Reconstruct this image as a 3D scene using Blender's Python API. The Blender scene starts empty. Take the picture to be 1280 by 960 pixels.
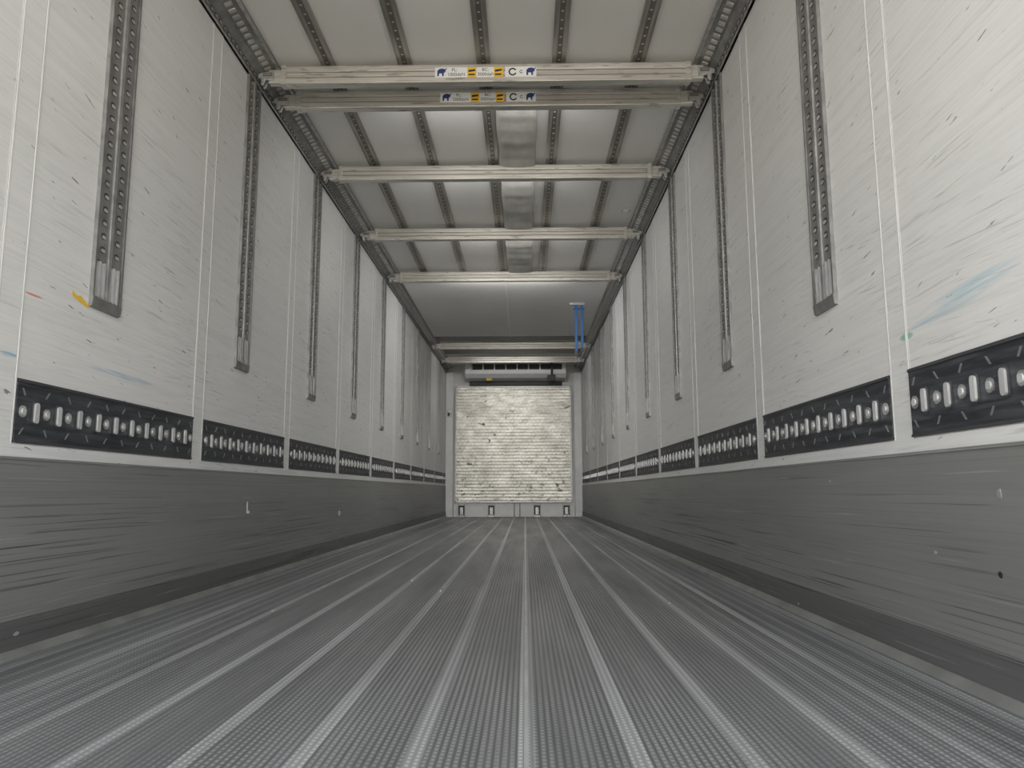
import bpy, bmesh, math, random
from mathutils import Vector, Matrix, Euler
random.seed(7)
scene = bpy.context.scene
scene.view_settings.view_transform = 'Standard'
scene.view_settings.look = 'None'

W = 1.23; H = 2.72; Y0 = 0.45; Y1 = 13.9
CX = 0.20

# ---------------------------------------------------------------- node helpers
class NT:
    def __init__(s, name):
        s.m = bpy.data.materials.new(name); s.m.use_nodes = True
        s.t = s.m.node_tree; s.n = s.t.nodes; s.l = s.t.links
        s.b = s.n['Principled BSDF']
        s.tc = s.n.new('ShaderNodeTexCoord').outputs['Object']
    def link(s, a, b): s.l.new(a, b)
    def val(s, sock, v):
        if isinstance(v, bpy.types.NodeSocket): s.l.new(v, sock)
        else: sock.default_value = v
    def math(s, op, a, b=0.0, c=0.0, clamp=False):
        n = s.n.new('ShaderNodeMath'); n.operation = op; n.use_clamp = clamp
        s.val(n.inputs[0], a); s.val(n.inputs[1], b); s.val(n.inputs[2], c)
        return n.outputs[0]
    def mapping(s, v, scale=(1,1,1), rot=(0,0,0), loc=(0,0,0)):
        n = s.n.new('ShaderNodeMapping'); s.val(n.inputs['Vector'], v)
        n.inputs['Scale'].default_value = scale
        n.inputs['Rotation'].default_value = [math.radians(r) for r in rot]
        n.inputs['Location'].default_value = loc
        return n.outputs[0]
    def noise(s, v, scale=1, detail=3, rough=0.5):
        n = s.n.new('ShaderNodeTexNoise'); s.val(n.inputs['Vector'], v)
        n.inputs['Scale'].default_value = scale; n.inputs['Detail'].default_value = detail
        n.inputs['Roughness'].default_value = rough
        return n.outputs[0]
    def rng(s, v, a, b, c=0.0, d=1.0):
        n = s.n.new('ShaderNodeMapRange'); s.val(n.inputs[0], v)
        for i, x in enumerate((a, b, c, d)): n.inputs[i+1].default_value = x
        return n.outputs[0]
    def streak(s, scale, rot=(0,0,0), lo=.6, hi=.7, detail=3, loc=(0,0,0), rough=.5):
        v = s.mapping(s.tc, (1,1,1), rot, loc); v = s.mapping(v, scale)
        return s.rng(s.noise(v, 1, detail, rough), lo, hi)
    def mul(s, *a):
        r = a[0]
        for b in a[1:]: r = s.math('MULTIPLY', r, b)
        return r
    def mix(s, f, a, b):
        n = s.n.new('ShaderNodeMix'); n.data_type = 'RGBA'
        s.val(n.inputs[0], f)
        for sock, v in ((n.inputs[6], a), (n.inputs[7], b)):
            if isinstance(v, bpy.types.NodeSocket): s.l.new(v, sock)
            else: sock.default_value = (v[0], v[1], v[2], 1)
        return n.outputs[2]
    def xyz(s):
        n = s.n.new('ShaderNodeSeparateXYZ'); s.l.new(s.tc, n.inputs[0]); return n.outputs
    def spot(s, U, V, u, v, ru, rv):
        a = s.math('DIVIDE', s.math('SUBTRACT', U, u), ru); b = s.math('DIVIDE', s.math('SUBTRACT', V, v), rv)
        return s.rng(s.math('ADD', s.mul(a, a), s.mul(b, b)), 1.0, .3)
    def bump(s, h, strength=.3, dist=.002):
        n = s.n.new('ShaderNodeBump'); s.l.new(h, n.inputs['Height'])
        n.inputs['Strength'].default_value = strength; n.inputs['Distance'].default_value = dist
        s.l.new(n.outputs[0], s.b.inputs['Normal'])
    def out(s, col, rough=.5, metal=0.0, spec=.5):
        if isinstance(col, bpy.types.NodeSocket): s.l.new(col, s.b.inputs['Base Color'])
        else: s.b.inputs['Base Color'].default_value = (*col, 1)
        s.val(s.b.inputs['Roughness'], rough); s.val(s.b.inputs['Metallic'], metal)
        s.b.inputs['Specular IOR Level'].default_value = spec
        return s.m

def simple(name, col, rough=.5, metal=0.0, var=.12, nscale=8):
    t = NT(name)
    n = t.noise(t.tc, nscale, 3)
    c = t.mix(t.rng(n, .3, .7), [x*(1-var) for x in col], [min(1, x*(1+var)) for x in col])
    return t.out(c, rough, metal)

# wall GRP skin
t = NT('wall_white_grp')
X, Y, Z = t.xyz()
c = t.mix(t.streak((.5,.6,1.0), lo=.3, hi=.7), (.67,.675,.67), (.755,.76,.752))
c = t.mix(t.mul(t.streak((2,1.8,150), rot=(.7,0,0), lo=.42, hi=.70, detail=4, rough=.6), .24), c, (.44,.445,.44))
c = t.mix(t.mul(t.streak((2,2.6,40), rot=(-1,0,0), lo=.5, hi=.72, detail=5, rough=.65, loc=(1,3,2)), .24), c, (.47,.47,.46))
msk = t.streak((.5,1.1,1.6), lo=.46, hi=.62)
c = t.mix(t.mul(t.streak((2,4,170), rot=(2,0,0), lo=.60, hi=.68, detail=3), msk, .5), c, (.31,.315,.31))
msk2 = t.streak((.5,.9,1.3), lo=.50, hi=.62, loc=(4,4,4))
c = t.mix(t.mul(t.streak((2,5,190), rot=(-4,0,0), lo=.62, hi=.69, detail=3, loc=(3,1,2)), msk2, .5), c, (.31,.315,.31))
sp = t.streak((3,12,90), rot=(12,0,0), lo=.715, hi=.74, detail=2, loc=(5,2,7))
c = t.mix(t.mul(sp, .8), c, (.10,.10,.10))
bs = t.streak((1,4,110), rot=(5,0,0), lo=.36, hi=.60, detail=4)
right = t.math('GREATER_THAN', X, 0)
c = t.mix(t.mul(t.spot(Y, t.math('ADD', Z, t.mul(t.math('SUBTRACT', Y, 1.78), .10)), 1.80, .905, .26, .030), bs, right, .55), c, (.24,.48,.61))
c = t.mix(t.mul(t.spot(Y, Z, 2.05, .86, .04, .012), right, .7), c, (.10,.40,.25))
left = t.math('LESS_THAN', X, 0)
c = t.mix(t.mul(t.spot(Y, Z, 2.07, .83, .05, .008), bs, left, .9), c, (.08,.35,.55))
c = t.mix(t.mul(t.spot(Y, Z, 2.7, .86, .25, .012), bs, left, .5), c, (.2,.4,.55))
c = t.mix(t.mul(t.spot(Y, Z, 2.16, 1.02, .05, .004), left, .8), c, (.6,.12,.08))
t.bump(t.noise(t.mapping(t.tc, (2,3,120)), 1, 3), .10, .002)
M_wall = t.out(c, .40)

t = NT('ceiling_white_grp')
c = t.mix(t.streak((2,1.0,1), lo=.3, hi=.7), (.66,.65,.625), (.735,.725,.70))
M_ceil = t.out(c, .5)

def kick_mat(name, base, dark):
    t = NT(name)
    X, Y, Z = t.xyz()
    c = t.mix(t.streak((1,.5,4), lo=.3, hi=.7), [x*.88 for x in base], [x*1.12 for x in base])
    c = t.mix(t.mul(t.streak((2,.5,130), lo=.48, hi=.72, detail=4, rough=.55), .22), c, dark)
    c = t.mix(t.mul(t.streak((2,.6,70), lo=.5, hi=.72, detail=4, rough=.5, loc=(6,6,6)), .16), c, [x*1.4 for x in base])
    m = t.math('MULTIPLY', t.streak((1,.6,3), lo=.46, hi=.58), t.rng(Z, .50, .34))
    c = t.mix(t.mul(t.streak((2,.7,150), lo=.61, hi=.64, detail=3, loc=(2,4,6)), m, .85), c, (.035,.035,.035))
    c = t.mix(t.mul(t.streak((2,.9,170), rot=(.4,0,0), lo=.65, hi=.68, detail=3, loc=(7,4,3)), .5), c, (.05,.05,.05))
    c = t.mix(t.mul(t.streak((2,1.6,150), lo=.67, hi=.71, detail=2, loc=(2,4,1)), .35), c, (.5,.51,.49))
    c = t.mix(t.mul(t.streak((4,9,22), lo=.76, hi=.77, detail=2, loc=(8,4,1)), .7), c, (.55,.56,.56))
    t.bump(t.noise(t.mapping(t.tc, (2,.8,120)), 1, 3), .13, .002)
    return t.out(c, .45, .3)
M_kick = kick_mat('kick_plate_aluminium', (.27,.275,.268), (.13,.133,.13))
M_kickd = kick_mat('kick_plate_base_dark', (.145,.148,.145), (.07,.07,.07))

# floor
t = NT('floor_ribbed_aluminium')
X, Y, Z = t.xyz()
xr = t.math('SUBTRACT', X, CX)
RP = .0135
rib = t.math('SINE', t.math('MULTIPLY', xr, 2*math.pi/RP))
das = t.math('SINE', t.math('MULTIPLY', Y, 2*math.pi/.018))
alt = t.math('SINE', t.math('MULTIPLY', xr, math.pi/RP))
das2 = t.math('MULTIPLY', das, t.math('SIGN', alt))
pat = t.math('MULTIPLY', t.rng(rib, -.1, .6), t.rng(das2, -.4, .3))
fr = t.math('FRACT', t.math('ADD', t.math('DIVIDE', xr, .193), 100.5))
dist = t.math('MULTIPLY', t.math('ABSOLUTE', t.math('SUBTRACT', fr, .5)), .193)
band = t.rng(dist, .0165, .0145)
c = t.mix(t.streak((7,.55,1), lo=.32, hi=.70, detail=5, rough=.6), (.17,.176,.184), (.31,.318,.328))
c = t.mix(t.mul(t.streak((90,1.2,1), lo=.48, hi=.70), .4), c, (.11,.113,.118))
c = t.mix(t.mul(t.rng(rib, -.2, -.9), .5), c, (.06,.06,.063))
c = t.mix(t.mul(pat, t.streak((5,.8,1), lo=.3, hi=.6, loc=(5,5,5)), .45), c, (.64,.66,.68))
edge = t.rng(t.math('ABSOLUTE', X), .72, .86)
ln = t.rng(t.math('SINE', t.math('MULTIPLY', xr, 2*math.pi/.054)), .2, .6)
c = t.mix(t.mul(edge, ln, t.rng(pat, 0, 1, .25, .9), .6), c, (.66,.69,.72))
bn = t.mul(band, t.streak((5.5,.25,1), lo=.30, hi=.56, loc=(2,3,1)))
c = t.mix(t.mul(bn, t.rng(pat, 0, 1, .42, .9)), c, (.68,.70,.72))
h = t.math('ADD', t.math('MULTIPLY', rib, .5), t.math('MULTIPLY', pat, .6))
t.bump(h, .35, .0015)
M_floor = t.out(c, t.rng(t.noise(t.mapping(t.tc, (5,.6,1)), 1, 4), .35, .65, .36, .50), .45)

M_seam = simple('floor_seam_bright', (.60,.62,.63), .35, .6, .2, 6)
M_cove = simple('floor_cove_grey', (.26,.265,.26), .45, .4, .2, 6)
t = NT('beam_aluminium')
c = t.mix(t.streak((3,30,60), lo=.35, hi=.7, detail=4), (.54,.515,.47), (.72,.695,.645))
c = t.mix(t.mul(t.streak((9,20,60), lo=.60, hi=.68, detail=3, loc=(1,2,3)), .6), c, (.25,.22,.18))
t.bump(t.noise(t.mapping(t.tc, (4,40,60)), 1, 3), .2, .001)
M_beam = t.out(c, .36, .6)
M_beamg = simple('beam_groove', (.22,.20,.18), .5, .5)
M_steel = simple('galvanised_steel', (.45,.45,.44), .42, .6, .25, 25)
M_track = simple('lashing_track_steel', (.235,.234,.23), .42, .45, .25, 18)
M_trackd = simple('slot_dark', (.05,.05,.048), .6, .1)
M_slot = simple('slot_bright_lip', (.50,.495,.475), .4, .4, .2, 30)
M_pin = simple('chrome_pin', (.75,.76,.77), .25, .6)
t = NT('black_rubber_strip')
c = t.mix(t.streak((2,6,90), lo=.4, hi=.7, detail=4), (.020,.022,.027), (.065,.07,.08))
M_black = t.out(c, .5)
M_blackg = simple('black_strip_edge', (.05,.05,.055), .5)
M_screw = simple('strip_slit_metal', (.24,.245,.25), .4, .5)
M_white = simple('white_trim', (.74,.745,.735), .4, 0, .06)
M_line = simple('joint_line', (.80,.80,.79), .45, 0, .04)
M_groove = simple('joint_groove', (.42,.42,.41), .5, 0, .1)
M_rib = NT('ceiling_rail_metal')
M_rib = M_rib.out(M_rib.mix(M_rib.streak((40,3,1), lo=.35, hi=.7), (.24,.225,.205), (.40,.38,.35)), .4, .45)
M_ribd = simple('rail_groove', (.13,.12,.105), .5, .3)
M_dark = simple('dark_ceiling_sheet', (.11,.107,.10), .5, .3)  # for dark sheets laid over plain ceiling as dark gaps
M_duct = NT('duct_fabric')
cc = M_duct.mix(M_duct.streak((9,4,1), lo=.35, hi=.65), (.40,.39,.365), (.52,.51,.48))
M_duct.bump(M_duct.noise(M_duct.mapping(M_duct.tc, (14,3,3)), 1, 3), .4, .012)
M_duct = M_duct.out(cc, .8, 0, .2)
M_blue = simple('blue_webbing', (.012,.09,.28), .6)
M_blk = simple('black_plastic', (.02,.02,.02), .5)
M_navy = simple('sticker_navy', (.02,.04,.16), .5)
M_yel = simple('sticker_yellow', (.80,.50,.05), .5)
M_stk = simple('sticker_white', (.80,.80,.80), .4, 0, .04)

t = NT('front_bulkhead_aluminium')
X, Y, Z = t.xyz()
c = t.mix(t.rng(t.noise(t.mapping(t.tc, (5,1,9)), 1, 6, .7), .35, .65), (.40,.385,.345), (.70,.68,.62))
ln = t.math('FRACT', t.math('DIVIDE', Z, .0575))
c = t.mix(t.mul(t.rng(ln, .18, .06), t.streak((3,1,6), lo=.35, hi=.6), .38), c, (.20,.19,.17))
dot = t.math('MULTIPLY', t.math('SINE', t.math('MULTIPLY', X, 2*math.pi/.075)), t.math('SINE', t.math('MULTIPLY', Z, 2*math.pi/.115)))
c = t.mix(t.mul(t.rng(dot, .4, .9), .30), c, (.86,.84,.78))
n1 = t.noise(t.mapping(t.tc, (9,1,10)), 1, 3, .6)
c = t.mix(t.mul(t.rng(n1, .655, .68), .9), c, (.05,.05,.045))
low = t.rng(Z, .5, 1.6, 1, 0)
n2 = t.noise(t.mapping(t.tc, (11,1,14), loc=(3,2,1)), 1, 3, .6)
c = t.mix(t.mul(t.rng(n2, .59, .63), low, .75), c, (.09,.09,.085))
c = t.mix(t.mul(t.streak((2.5,1,2.5), lo=.48, hi=.62, loc=(8,1,5)), .35), c, (.30,.285,.255))
hh = t.math('ADD', t.noise(t.mapping(t.tc, (14,9,18)), 1, 5, .65), t.mul(t.math('SINE', t.math('MULTIPLY', Z, 2*math.pi/.0575)), .15))
t.bump(hh, .5, .02)
M_bulk = t.out(c, .32, .75)

t = NT('ground_concrete')
M_ground = t.out(t.mix(t.noise(t.tc, 1.5, 5), (.40,.37,.32), (.54,.51,.45)), .85)
M_outer = simple('trailer_outer_white', (.75,.75,.75), .4)

# ---------------------------------------------------------------- mesh builder
class MB:
    def __init__(s, name, mats, bevel=0, parent=None):
        s.bm = bmesh.new(); s.name = name; s.mats = mats; s.bevel = bevel; s.parent = parent
    def hexa(s, p, m=0):
        v = [s.bm.verts.new(q) for q in p]
        for f in ((0,1,2,3),(4,5,6,7),(0,1,5,4),(1,2,6,5),(2,3,7,6),(3,0,4,7)):
            s.bm.faces.new([v[i] for i in f]).material_index = m
    def box(s, x0,x1,y0,y1,z0,z1, m=0):
        s.hexa([(x0,y0,z0),(x1,y0,z0),(x1,y1,z0),(x0,y1,z0),(x0,y0,z1),(x1,y0,z1),(x1,y1,z1),(x0,y1,z1)], m)
    def prism(s, pts, vec, m=0):
        vec = Vector(vec)
        a = [s.bm.verts.new(p) for p in pts]; b = [s.bm.verts.new(Vector(p)+vec) for p in pts]
        n = len(pts)
        s.bm.faces.new(a).material_index = m; s.bm.faces.new(b).material_index = m
        for i in range(n):
            s.bm.faces.new([a[i], a[(i+1)%n], b[(i+1)%n], b[i]]).material_index = m
    def done(s):
        bmesh.ops.recalc_face_normals(s.bm, faces=s.bm.faces[:])
        me = bpy.data.meshes.new(s.name); s.bm.to_mesh(me); s.bm.free()
        for m in s.mats: me.materials.append(m)
        o = bpy.data.objects.new(s.name, me); scene.collection.objects.link(o)
        if s.bevel:
            b = o.modifiers.new('bevel', 'BEVEL'); b.width = s.bevel; b.segments = 2; b.limit_method = 'ANGLE'
        if s.parent: o.parent = s.parent
        return o

def oval(w, h, n=12):
    pts = []; r = min(w, h)/2; L = abs(h-w)/2
    for i in range(n):
        a = 2*math.pi*(i+.5)/n
        x, y = r*math.cos(a), r*math.sin(a)
        if h > w: y += L if y > 0 else -L
        else: x += L if x > 0 else -L
        pts.append((x, y))
    return pts

class WallMap:
    def __init__(s, side): s.side = side     # -1 left, +1 right
    def p(s, n, y, z): return (s.side*(W-n), y, z)
    def box(s, mb, n0,n1,y0,y1,z0,z1,m=0):
        a, b = s.side*(W-n0), s.side*(W-n1)
        mb.box(min(a,b), max(a,b), y0,y1,z0,z1,m)
    def plate(s, mb, pts, y, z, n0, n1, m=0):
        mb.prism([s.p(n0, y+u, z+v) for u, v in pts], (-s.side*(n1-n0), 0, 0), m)

TRACK_BOTTOM = 1.07
YE = Y1-.09

# ---------------------------------------------------------------- shell
mb = MB('floor', [M_floor]); mb.box(-W-.05, W+.05, Y0, Y1+.1, -.08, 0); floor = mb.done()
mb = MB('floor_seam_strip', [M_seam])
mb.box(CX-.004, CX+.004, Y0, YE-.1, 0, .002)
for k, y0, y1 in ((-.388, 3.6, 9), (.388, 4.5, 12), (-.193, 7, 12), (.579, 3.2, 6.5), (-.579, 4, 7), (-.965, 3, 8)):
    mb.box(CX+k-.004, CX+k+.004, y0, y1, 0, .002)
mb.done()
mb = MB('ceiling', [M_ceil]); mb.box(-W-.05, W+.05, Y0, Y1+.1, H, H+.08); mb.done()
mb = MB('ceiling_liner_panel', [M_ceil, M_white, M_dark], .003)
mb.box(-W+.125, W-.125, 7.95, 10.9, H-.05, H, 0)
mb.box(-.01, .01, 7.95, 10.9, H-.053, H-.04, 1)
mb.box(-W+.125, W-.125, 10.9, 11.25, H-.045, H, 2)  # no rail here: dark sheet added for the darker ceiling past the liner
mb.box(-W+.125, W-.125, 11.6, 12.5, H-.02, H, 2)  # dark sheet added as the dark gap between the last two beams
mb.done()
mb = MB('wall_front', [M_white]); mb.box(-W, W, Y1, Y1+.12, -.08, H); mb.done()

for side, nm in ((-1, 'left'), (1, 'right')):
    wm = WallMap(side)
    off = -.04 if side < 0 else 0
    JOINTS = [0.84+off+1.26*k for k in range(11) if 0.84+1.26*k < Y1-.1]
    TRACKS = [1.30+off+1.265*k for k in range(10)]
    mb = MB('wall_'+nm, [M_wall]); wm.box(mb, -.06, 0, Y0, Y1+.1, -.08, H+.08); wall = mb.done()
    mb = MB('trim_joint_'+nm, [M_wall, M_line, M_groove])
    for j in JOINTS:
        wm.box(mb, 0, .0015, j-.05, j+.05, .585, 2.60, 0)
        for e in (-.05, .05):
            wm.box(mb, 0, .0028, j+e-.003, j+e+.003, .585, 2.60, 1)
            wm.box(mb, 0, .0018, j+e-.006, j+e+.006, .585, 2.60, 2)
    wm.box(mb, 0, .006, Y0, YE, .549, .585, 0)
    mb.done()
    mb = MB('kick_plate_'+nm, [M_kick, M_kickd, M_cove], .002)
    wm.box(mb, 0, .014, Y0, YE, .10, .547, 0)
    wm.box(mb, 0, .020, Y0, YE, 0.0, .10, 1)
    wm.box(mb, 0, .017, Y0, YE, .540, .549, 0)
    mb.prism([wm.p(0, Y0, .022), wm.p(.022, Y0, .022), wm.p(.045, Y0, .004), wm.p(.045, Y0, 0), wm.p(0, Y0, 0)], (0, YE-Y0, 0), 2)
    mb.done()
    for i, j in enumerate(JOINTS):
        ya, yb = j+.055, min(j+1.26-.055, YE-.01)
        if yb-ya < .2: continue
        mb = MB('perforated_lashing_strip', [M_black, M_blackg, M_pin, M_steel, M_screw])
        wm.box(mb, 0, .006, ya, yb, .59, .77, 0)
        for z in (.592, .764): wm.box(mb, 0, .009, ya, yb, z-.003, z+.004, 1)
        n = int((yb-ya)/.054); st = (yb-ya)/n
        for k in range(n):
            y = ya+st*(k+.5)
            if k % 2:
                wm.plate(mb, oval(.026, .070), y, .678, 0, .010, 1)
                wm.plate(mb, oval(.019, .060), y, .678, 0, .016, 2)
            else:
                wm.plate(mb, oval(.028, .034), y, .678, 0, .010, 3)
                wm.plate(mb, oval(.018, .020), y, .678, 0, .013, 2)
            if k % 2 == 0:
                for zz, sg in ((.734, 1), (.622, -1)):
                    s = sg*(1 if (k//2) % 2 else -1)
                    wm.plate(mb, [(-.003-s*.007,-.010),(.0015-s*.007,-.010),(.003+s*.007,.010),(-.0015+s*.007,.010)], y, zz, 0, .009, 4)
        mb.done()
    for T in TRACKS:
        mb = MB('wall_lashing_track', [M_track, M_trackd, M_slot, M_pin, M_steel])
        zb = TRACK_BOTTOM; zt = 2.60; hw = .085
        wm.box(mb, 0, .004, T-hw, T+hw, zb, zt, 0)
        for e in (-hw, -.004, .004, hw):
            wm.box(mb, 0, .013, T+e-.005, T+e+.005, zb+.01, zt, 4 if abs(e) < .01 else 0)
        for ch in (-.044, .044):
            wm.box(mb, 0, .008, T+ch-.03, T+ch+.03, zb+.15, zt, 0)
            z = zb+.19
            while z < zt-.02:
                wm.plate(mb, oval(.030, .024, 10), T+ch, z, .003, .0095, 1)
                wm.plate(mb, oval(.022, .012, 8), T+ch, z-.003, .003, .0115, 2)
                z += .047
            for q in (-.014, .014):
                wm.plate(mb, oval(.013, .125, 10), T+ch+q, zb+.085, 0, .013, 3)
        mb.prism([wm.p(0, T-hw-.004, zb+.02), wm.p(.016, T-hw-.004, zb+.02), wm.p(.012, T-hw-.004, zb-.012), wm.p(0, T-hw-.004, zb-.015)], (0, 2*hw+.008, 0), 0)
        mb.done()
    mb = MB('ceiling_corner_rail_'+nm, [M_track, M_trackd, M_slot, M_steel])
    P = [(0,2.60),(.012,2.60),(.016,2.655),(.04,2.675),(.105,2.70),(.12,2.70),(.12,2.72),(0,2.72)]
    mb.prism([wm.p(n, Y0, z) for n, z in P], (0, Y1-Y0, 0), 0)
    wm.box(mb, .0, .018, Y0, Y1, 2.60, 2.606, 3)
    wm.box(mb, .108, .124, Y0, Y1, 2.694, 2.70, 3)
    y = Y0+.05
    while y < Y1-.05:
        wm.plate(mb, oval(.030, .022, 8), y, 2.63, .01, .0165, 1)
        wm.plate(mb, oval(.020, .010, 8), y, 2.627, .01, .0185, 2)
        a = wm.p(.055, y, 2.674); b = wm.p(.085, y, 2.687)
        mb.hexa([(a[0],y-.011,a[2]),(a[0],y+.011,a[2]),(b[0],y+.011,b[2]),(b[0],y-.011,b[2]),
                 (a[0],y-.011,a[2]+.012),(a[0],y+.011,a[2]+.012),(b[0],y+.011,b[2]+.012),(b[0],y-.011,b[2]+.012)], 2)
        y += .05
    mb.done()

# ---------------------------------------------------------------- ceiling rails
for x in (-.84, -.43, -.01, .39, .81):
    mb = MB('ceiling_rail', [M_rib, M_ribd, M_slot])
    mb.box(x-.036, x+.036, Y0, 7.95, H-.010, H, 0)
    mb.box(x-.013, x+.013, Y0, 7.95, H-.0115, H, 1)
    for e in (-.034, .034): mb.box(x+e-.003, x+e+.003, Y0, 7.95, H-.016, H, 0)
    y = Y0+.05
    while y < 7.9:
        mb.box(x-.006, x+.006, y-.005, y+.005, H-.0125, H, 2); y += .07
    mb.done()

# air duct: flat fabric duct with soft lower corners
mb = MB('air_duct', [M_duct])
prev = None; N = 80
for i in range(N+1):
    y = 4.12+(7.93-4.12)*i/N
    s = .042+.004*math.sin(i*.7)+.003*math.sin(i*1.7)
    if i == 0: s = .02
    wv = .003*math.sin(i*.55)
    prof = [(.036,0),(.034+wv,-.6),(.044+wv,-.9),(.06,-1.0),(.11,-1.08),(.158,-1.12),(.21,-1.08),(.256,-1.0),(.272-wv,-.9),(.282-wv,-.6),(.280,0)]
    ring = [mb.bm.verts.new((px, y, H-.001+pz*s)) for px, pz in prof]
    if prev:
        for k in range(len(ring)-1): mb.bm.faces.new([prev[k], prev[k+1], ring[k+1], ring[k]])
    else: mb.bm.faces.new(ring)
    prev = ring
mb.bm.faces.new(prev)
o = mb.done()
for p in o.data.polygons: p.use_smooth = len(p.vertices) == 4
mb = MB('duct_end_clip', [M_blk], .003); mb.prism([(.10+.035*math.cos(a), 4.10, H-.02-.03*abs(math.sin(a))) for a in [math.pi*i/8 for i in range(9)]], (0,.018,0), 0); mb.done()

# ---------------------------------------------------------------- load beams
def text(body, x, y, z, size, mat, parent):
    cu = bpy.data.curves.new('label_text', 'FONT'); cu.body = body; cu.size = size; cu.extrude = .0003
    cu.materials.append(mat)
    o = bpy.data.objects.new('label_text', cu); scene.collection.objects.link(o)
    o.location = (x, y, z); o.rotation_euler = (math.radians(90), 0, 0); o.parent = parent

ELE = [(-.5,-.45),(-.32,-.45),(-.28,-.1),(.05,-.12),(.08,-.45),(.25,-.45),(.28,0),(.42,.0),(.5,.3),(.62,.5),(.55,.55),(.38,.35),(.3,.45),(.05,.5),(-.3,.42),(-.5,.2)]
BZ = 2.64
def beam(y, stickers=False):
    e = bpy.data.objects.new('load_securing_beam', None); scene.collection.objects.link(e)
    h = .052; d = .028
    mb = MB('beam_body', [M_beam, M_beamg], .003, e)
    P = [(-d,-h),(-d,-h+.030),(-d+.006,-h+.034),(-d+.006,h-.040),(-d,h-.036),(-d,h-.008),(-d+.008,h),(d,h),(d,-h)]
    mb.prism([(-1.075, y+a, BZ+b) for a, b in P], (2.15, 0, 0), 0)
    mb.box(-1.075, 1.075, y-d+.003, y-d+.0065, BZ-h+.034, BZ-h+.037, 1)
    mb.box(-1.075, 1.075, y-d+.003, y-d+.0065, BZ+h-.042, BZ+h-.039, 1)
    mb.done()
    mb = MB('beam_ends', [M_beam, M_steel, M_beamg], .003, e)
    for s in (-1, 1):
        a, b = sorted((s*1.08, s*1.15)); mb.box(a, b, y-d+.008, y+d-.006, BZ-h+.010, BZ+h-.020, 0)
        a, b = sorted((s*1.055, s*1.083)); mb.box(a, b, y-d-.005, y+d+.002, BZ-h-.004, BZ+h-.002, 0)
        Q = [(1.12,.025),(1.18,.018),(1.208,.006),(1.208,-.014),(1.19,-.020),(1.19,-.054),(1.175,-.054),(1.165,-.024),(1.12,-.036)]
        mb.prism([(s*px, y-d+.004, BZ+pz) for px, pz in Q], (0, .012, 0), 1)
        mb.prism([(s*px, y+d-.016, BZ+pz) for px, pz in Q], (0, .012, 0), 1)
        a, b = sorted((s*1.13, s*1.18)); mb.box(a, b, y-d-.004, y-d+.006, BZ-.006, BZ+.012, 2)
    mb.done()
    if stickers:
        f = y-d
        mb = MB('sticker_plate', [M_stk, M_navy, M_yel, M_blk], 0, e)
        x0 = -.265; zc = BZ; hh = .028
        mb.box(x0, x0+.335, f-.001, f+.006, zc-hh, zc+hh, 0)
        mb.box(x0+.37, x0+.535, f-.001, f+.006, zc-hh, zc+hh, 0)
        for ex in (x0+.035, x0+.505):
            mb.prism([(ex+.045*a, f-.0022, zc+.045*b) for a, b in ELE], (0, .003, 0), 1)
        for ex in (x0+.195, x0+.335):
            mb.box(ex-.024, ex+.024, f-.002, f+.006, zc-hh, zc+hh, 2)
            mb.box(ex-.018, ex+.016, f-.003, f, zc-.018, zc-.010, 3)
            mb.prism([(ex-.018, f-.003, zc), (ex+.018, f-.003, zc+.006), (ex+.018, f-.003, zc+.016), (ex-.018, f-.003, zc+.012)], (0,.002,0), 3)
        for cx_, r in ((x0+.41, .022), (x0+.455, .009)):
            for i in range(12):
                a0, a1 = 2*math.pi*i/14+.5, 2*math.pi*(i+1)/14+.5
                mb.prism([(cx_+r*math.cos(a0), f-.002, zc+r*math.sin(a0)), (cx_+r*math.cos(a1), f-.002, zc+r*math.sin(a1)),
                          (cx_+.65*r*math.cos(a1), f-.002, zc+.65*r*math.sin(a1)), (cx_+.65*r*math.cos(a0), f-.002, zc+.65*r*math.sin(a0))], (0,.002,0), 3)
        mb.done()
        for tx, a in ((x0+.068, 'PL:'), (x0+.228, 'BC:')):
            text(a, tx+.02, f-.0015, zc+.006, .024, M_blk, e)
        text('1000daN', x0+.066, f-.0015, zc-.020, .025, M_blk, e)
        text('3000daN', x0+.224, f-.0015, zc-.020, .025, M_blk, e)
BEAMS = (3.81, 4.07, 5.08, 6.36, 7.68, 11.46, 12.72)
for i, y in enumerate(BEAMS):
    beam(y, i < 2)

# ---------------------------------------------------------------- front end
e = bpy.data.objects.new('front_bulkhead', None); scene.collection.objects.link(e)
mb = MB('bulkhead_sheet', [M_bulk, M_steel], .003, e)
YB = Y1-.12
mb.box(-1.05, 1.04, YB, YB+.02, .25, 2.33, 0)
for x in (-1.05, 1.015): mb.box(x, x+.027, YB-.014, YB+.03, .25, 2.33, 1)
mb.box(-1.05, 1.042, YB-.014, YB+.03, 2.305, 2.335, 1)
mb.box(-1.05, 1.042, YB-.014, YB+.03, .25, .275, 1)
mb.box(-.012, .012, YB-.004, YB+.01, .25, 2.31, 0)
mb.done()
mb = MB('bulkhead_feet', [M_steel, M_trackd, M_white], .004, e)
mb.box(-1.08, 1.08, YB+.05, Y1, 0.0, .25, 2)
for x in (-.93, -.40, .41, .93):
    mb.box(x-.055, x+.055, YB+.02, YB+.055, .04, .20, 1)
    mb.box(x-.03, x+.03, YB+.0, YB+.055, .04, .17, 0)
    for s in (-.06, .05): mb.box(x+s, x+s+.010, YB-.01, YB+.055, .02, .22, 0)
    mb.box(x-.07, x+.07, YB-.01, YB+.05, .0, .03, 0)
for x in (.0, .1): mb.box(x, x+.012, YB+.03, YB+.055, 0, .25, 1)
mb.done()
e = bpy.data.objects.new('refrigeration_evaporator_unit', None); scene.collection.objects.link(e)
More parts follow.
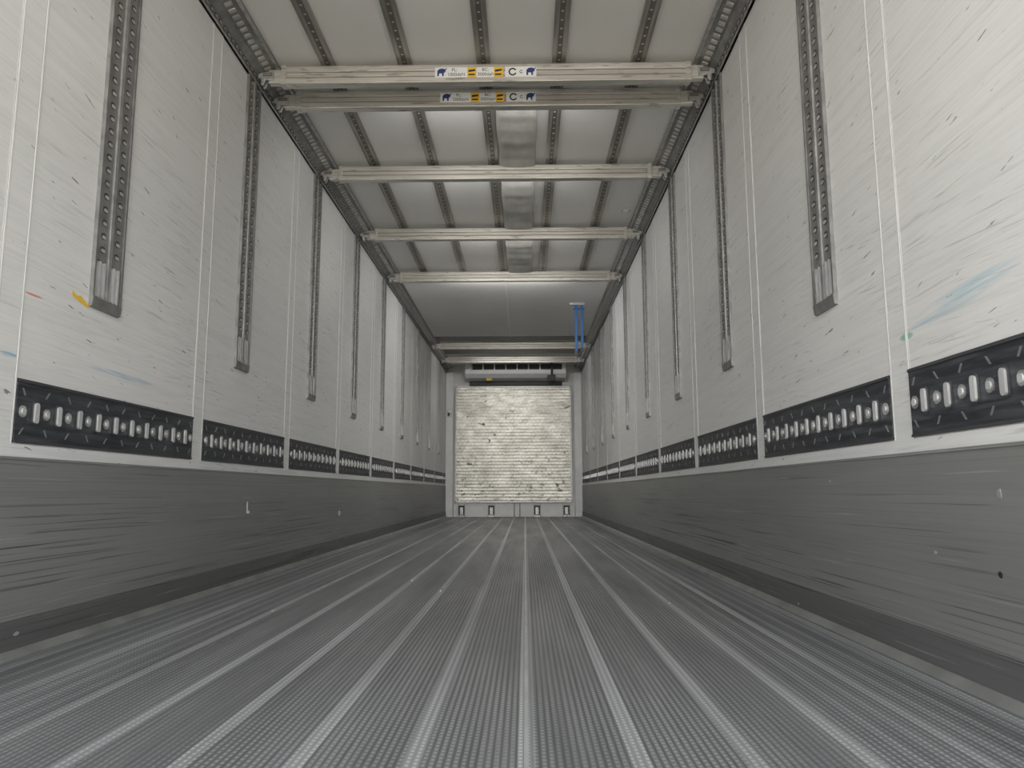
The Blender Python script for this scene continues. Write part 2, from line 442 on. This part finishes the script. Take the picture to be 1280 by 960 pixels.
mb = MB('evaporator_housing', [M_white, M_blk, M_steel, M_yel], .008, e)
mb.prism([(-.85, Y1, 2.42), (-.85, Y1-.45, 2.44), (-.85, Y1-.55, 2.50), (-.85, Y1-.55, 2.71), (-.85, Y1, 2.71)], (1.78,0,0), 0)
mb.box(-.80, .88, Y1-.10, Y1-.01, 2.345, 2.42, 1)  # black strip added to draw the dark gap under the housing
mb.box(-.75, .85, Y1-.553, Y1-.54, 2.56, 2.68, 2)
for k in range(8): mb.box(-.72+.2*k, -.54+.2*k, Y1-.557, Y1-.54, 2.57, 2.67, 1)
mb.box(-.48, -.38, Y1-.40, Y1-.38, 2.40, 2.44, 3)
mb.done()
mb = MB('evaporator_cable_box', [M_blk], .01, e)
mb.box(.60, .74, Y1-.66, Y1-.555, 2.36, 2.46); mb.box(.66,.70,Y1-.62,Y1-.57,2.46,2.70); mb.done()
for s in (-1, 1):
    mb = MB('front_corner_post', [M_white, M_steel, M_blk], .006)
    a, b = sorted((s*1.09, s*1.228)); mb.box(a, b, Y1-.08, Y1, 0, 2.6, 0)
    if s < 0:
        mb.box(-1.2, -1.12, Y1-.11, Y1-.07, 1.78, 1.92, 1); mb.box(-1.19, -1.15, Y1-.12, Y1-.07, 1.80, 1.86, 2)
    mb.done()

# blue strap
mb = MB('blue_lashing_strap', [M_blue, M_steel, M_blk], .002)
ys = 8.95
mb.box(.74, .92, ys-.02, ys+.02, H-.075, H-.05, 1)
mb.box(.80, .83, ys-.004, ys, 2.08, H-.06, 0)
mb.box(.87, .90, ys-.004, ys, 2.12, H-.06, 0)
mb.box(.785, .91, ys-.006, ys+.002, H-.13, H-.11, 0)
mb.box(.79, .835, ys-.012, ys+.006, 2.03, 2.09, 2)
mb.box(.865, .905, ys-.012, ys+.006, 2.09, 2.13, 2)
mb.done()

# small wall marks (tape / sticker remnants), flat on the wall
def mark(name, side, y, z, pts, mat, n=0):
    mb = MB(name, [mat]); wm = WallMap(side); wm.plate(mb, pts, y, z, n, n+.0012, 0); mb.done()
def blob(w, h, k=9):
    return [(w/2*math.cos(2*math.pi*i/k)*random.uniform(.6,1.1), h/2*math.sin(2*math.pi*i/k)*random.uniform(.6,1.1)) for i in range(k)]
mark('yellow_tape_remnant', -1, 2.39, 1.07, [(-.05,.012),(-.02,.004),(0,.008),(.03,-.006),(.05,-.012),(.048,-.022),(.02,-.018),(-.01,-.012),(-.045,-.004)], M_yel)
mark('white_sticker_remnant', -1, 3.95, .37, [(-.02,.03),(-.008,.03),(-.008,-.015),(.02,-.015),(.02,-.028),(-.02,-.028)], M_stk, .0142)
mark('white_sticker_remnant', -1, 5.9, .29, blob(.09,.05), M_stk, .0142)
mark('black_scuff_mark', 1, 1.70, .27, blob(.018,.02), M_blk, .0142)
mark('black_scuff_mark', 1, 1.68, .44, blob(.02,.03), M_steel, .0142)
mb = MB('ceiling_label', [M_steel, M_white], .001)
mb.box(1.00, 1.07, 6.0, 6.07, H-.004, H, 0); mb.box(1.01, 1.06, 6.01, 6.06, H-.005, H, 1); mb.done()

# ---------------------------------------------------------------- outside
mb = MB('ground', [M_ground]); mb.box(-60, 60, -80, 60, -1.35, -1.25); mb.done()
mb = MB('trailer_rear_frame', [M_steel, M_outer], .01)
for s in (-1, 1):
    a, b = sorted((s*1.23, s*1.31)); mb.box(a, b, Y0-.06, Y0, -.15, H+.12, 0)
mb.box(-1.31, 1.31, Y0-.06, Y0, H, H+.12, 0)
mb.box(-1.31, 1.31, Y0-.06, Y0, -.15, -.002, 0)
mb.done()

# ---------------------------------------------------------------- light
w = bpy.data.worlds.new('World'); scene.world = w; w.use_nodes = True
bg = w.node_tree.nodes['Background']; bg.inputs[0].default_value = (.95,.97,1,1); bg.inputs[1].default_value = 2.9
def sun(name, d, e, ang, col):
    l = bpy.data.lights.new(name, 'SUN'); l.energy = e; l.angle = math.radians(ang); l.color = col
    o = bpy.data.objects.new(name, l); scene.collection.objects.link(o)
    o.rotation_euler = Vector(d).to_track_quat('-Z', 'Y').to_euler(); o.location = (0,-5,6)
sun('sky_glow', (.0, 1, -.03), 2.5, 40, (1,.965,.89))
sun('sun', (.25, -1, -1.3), 16, 2, (1,.95,.86))
# fill lights added for the dark depth behind the beams, shining down and forward
for y, P in ((4.12, 5), (5.13, 6), (6.41, 8), (7.73, 13), (11.51, 7)):
    l = bpy.data.lights.new('interior_fill_light', 'AREA'); l.shape = 'RECTANGLE'; l.size = 1.2; l.size_y = .04
    l.energy = P; l.color = (1,.985,.955)
    o = bpy.data.objects.new('interior_fill_light', l); scene.collection.objects.link(o)
    o.location = (0, y, 2.60); o.rotation_euler = Vector((0, 1, -.8)).to_track_quat('-Z', 'Y').to_euler()

cam = bpy.data.cameras.new('camera'); co = bpy.data.objects.new('camera', cam); scene.collection.objects.link(co)
cam.sensor_width = 36; cam.lens = 27; cam.clip_start = .02
R = Euler((math.radians(97.95), 0, math.radians(.95)), 'XYZ').to_matrix() @ Matrix.Rotation(math.radians(-.15), 3, 'Z')
co.matrix_world = Matrix.Translation((CX, 0, .45)) @ R.to_4x4()
scene.camera = co
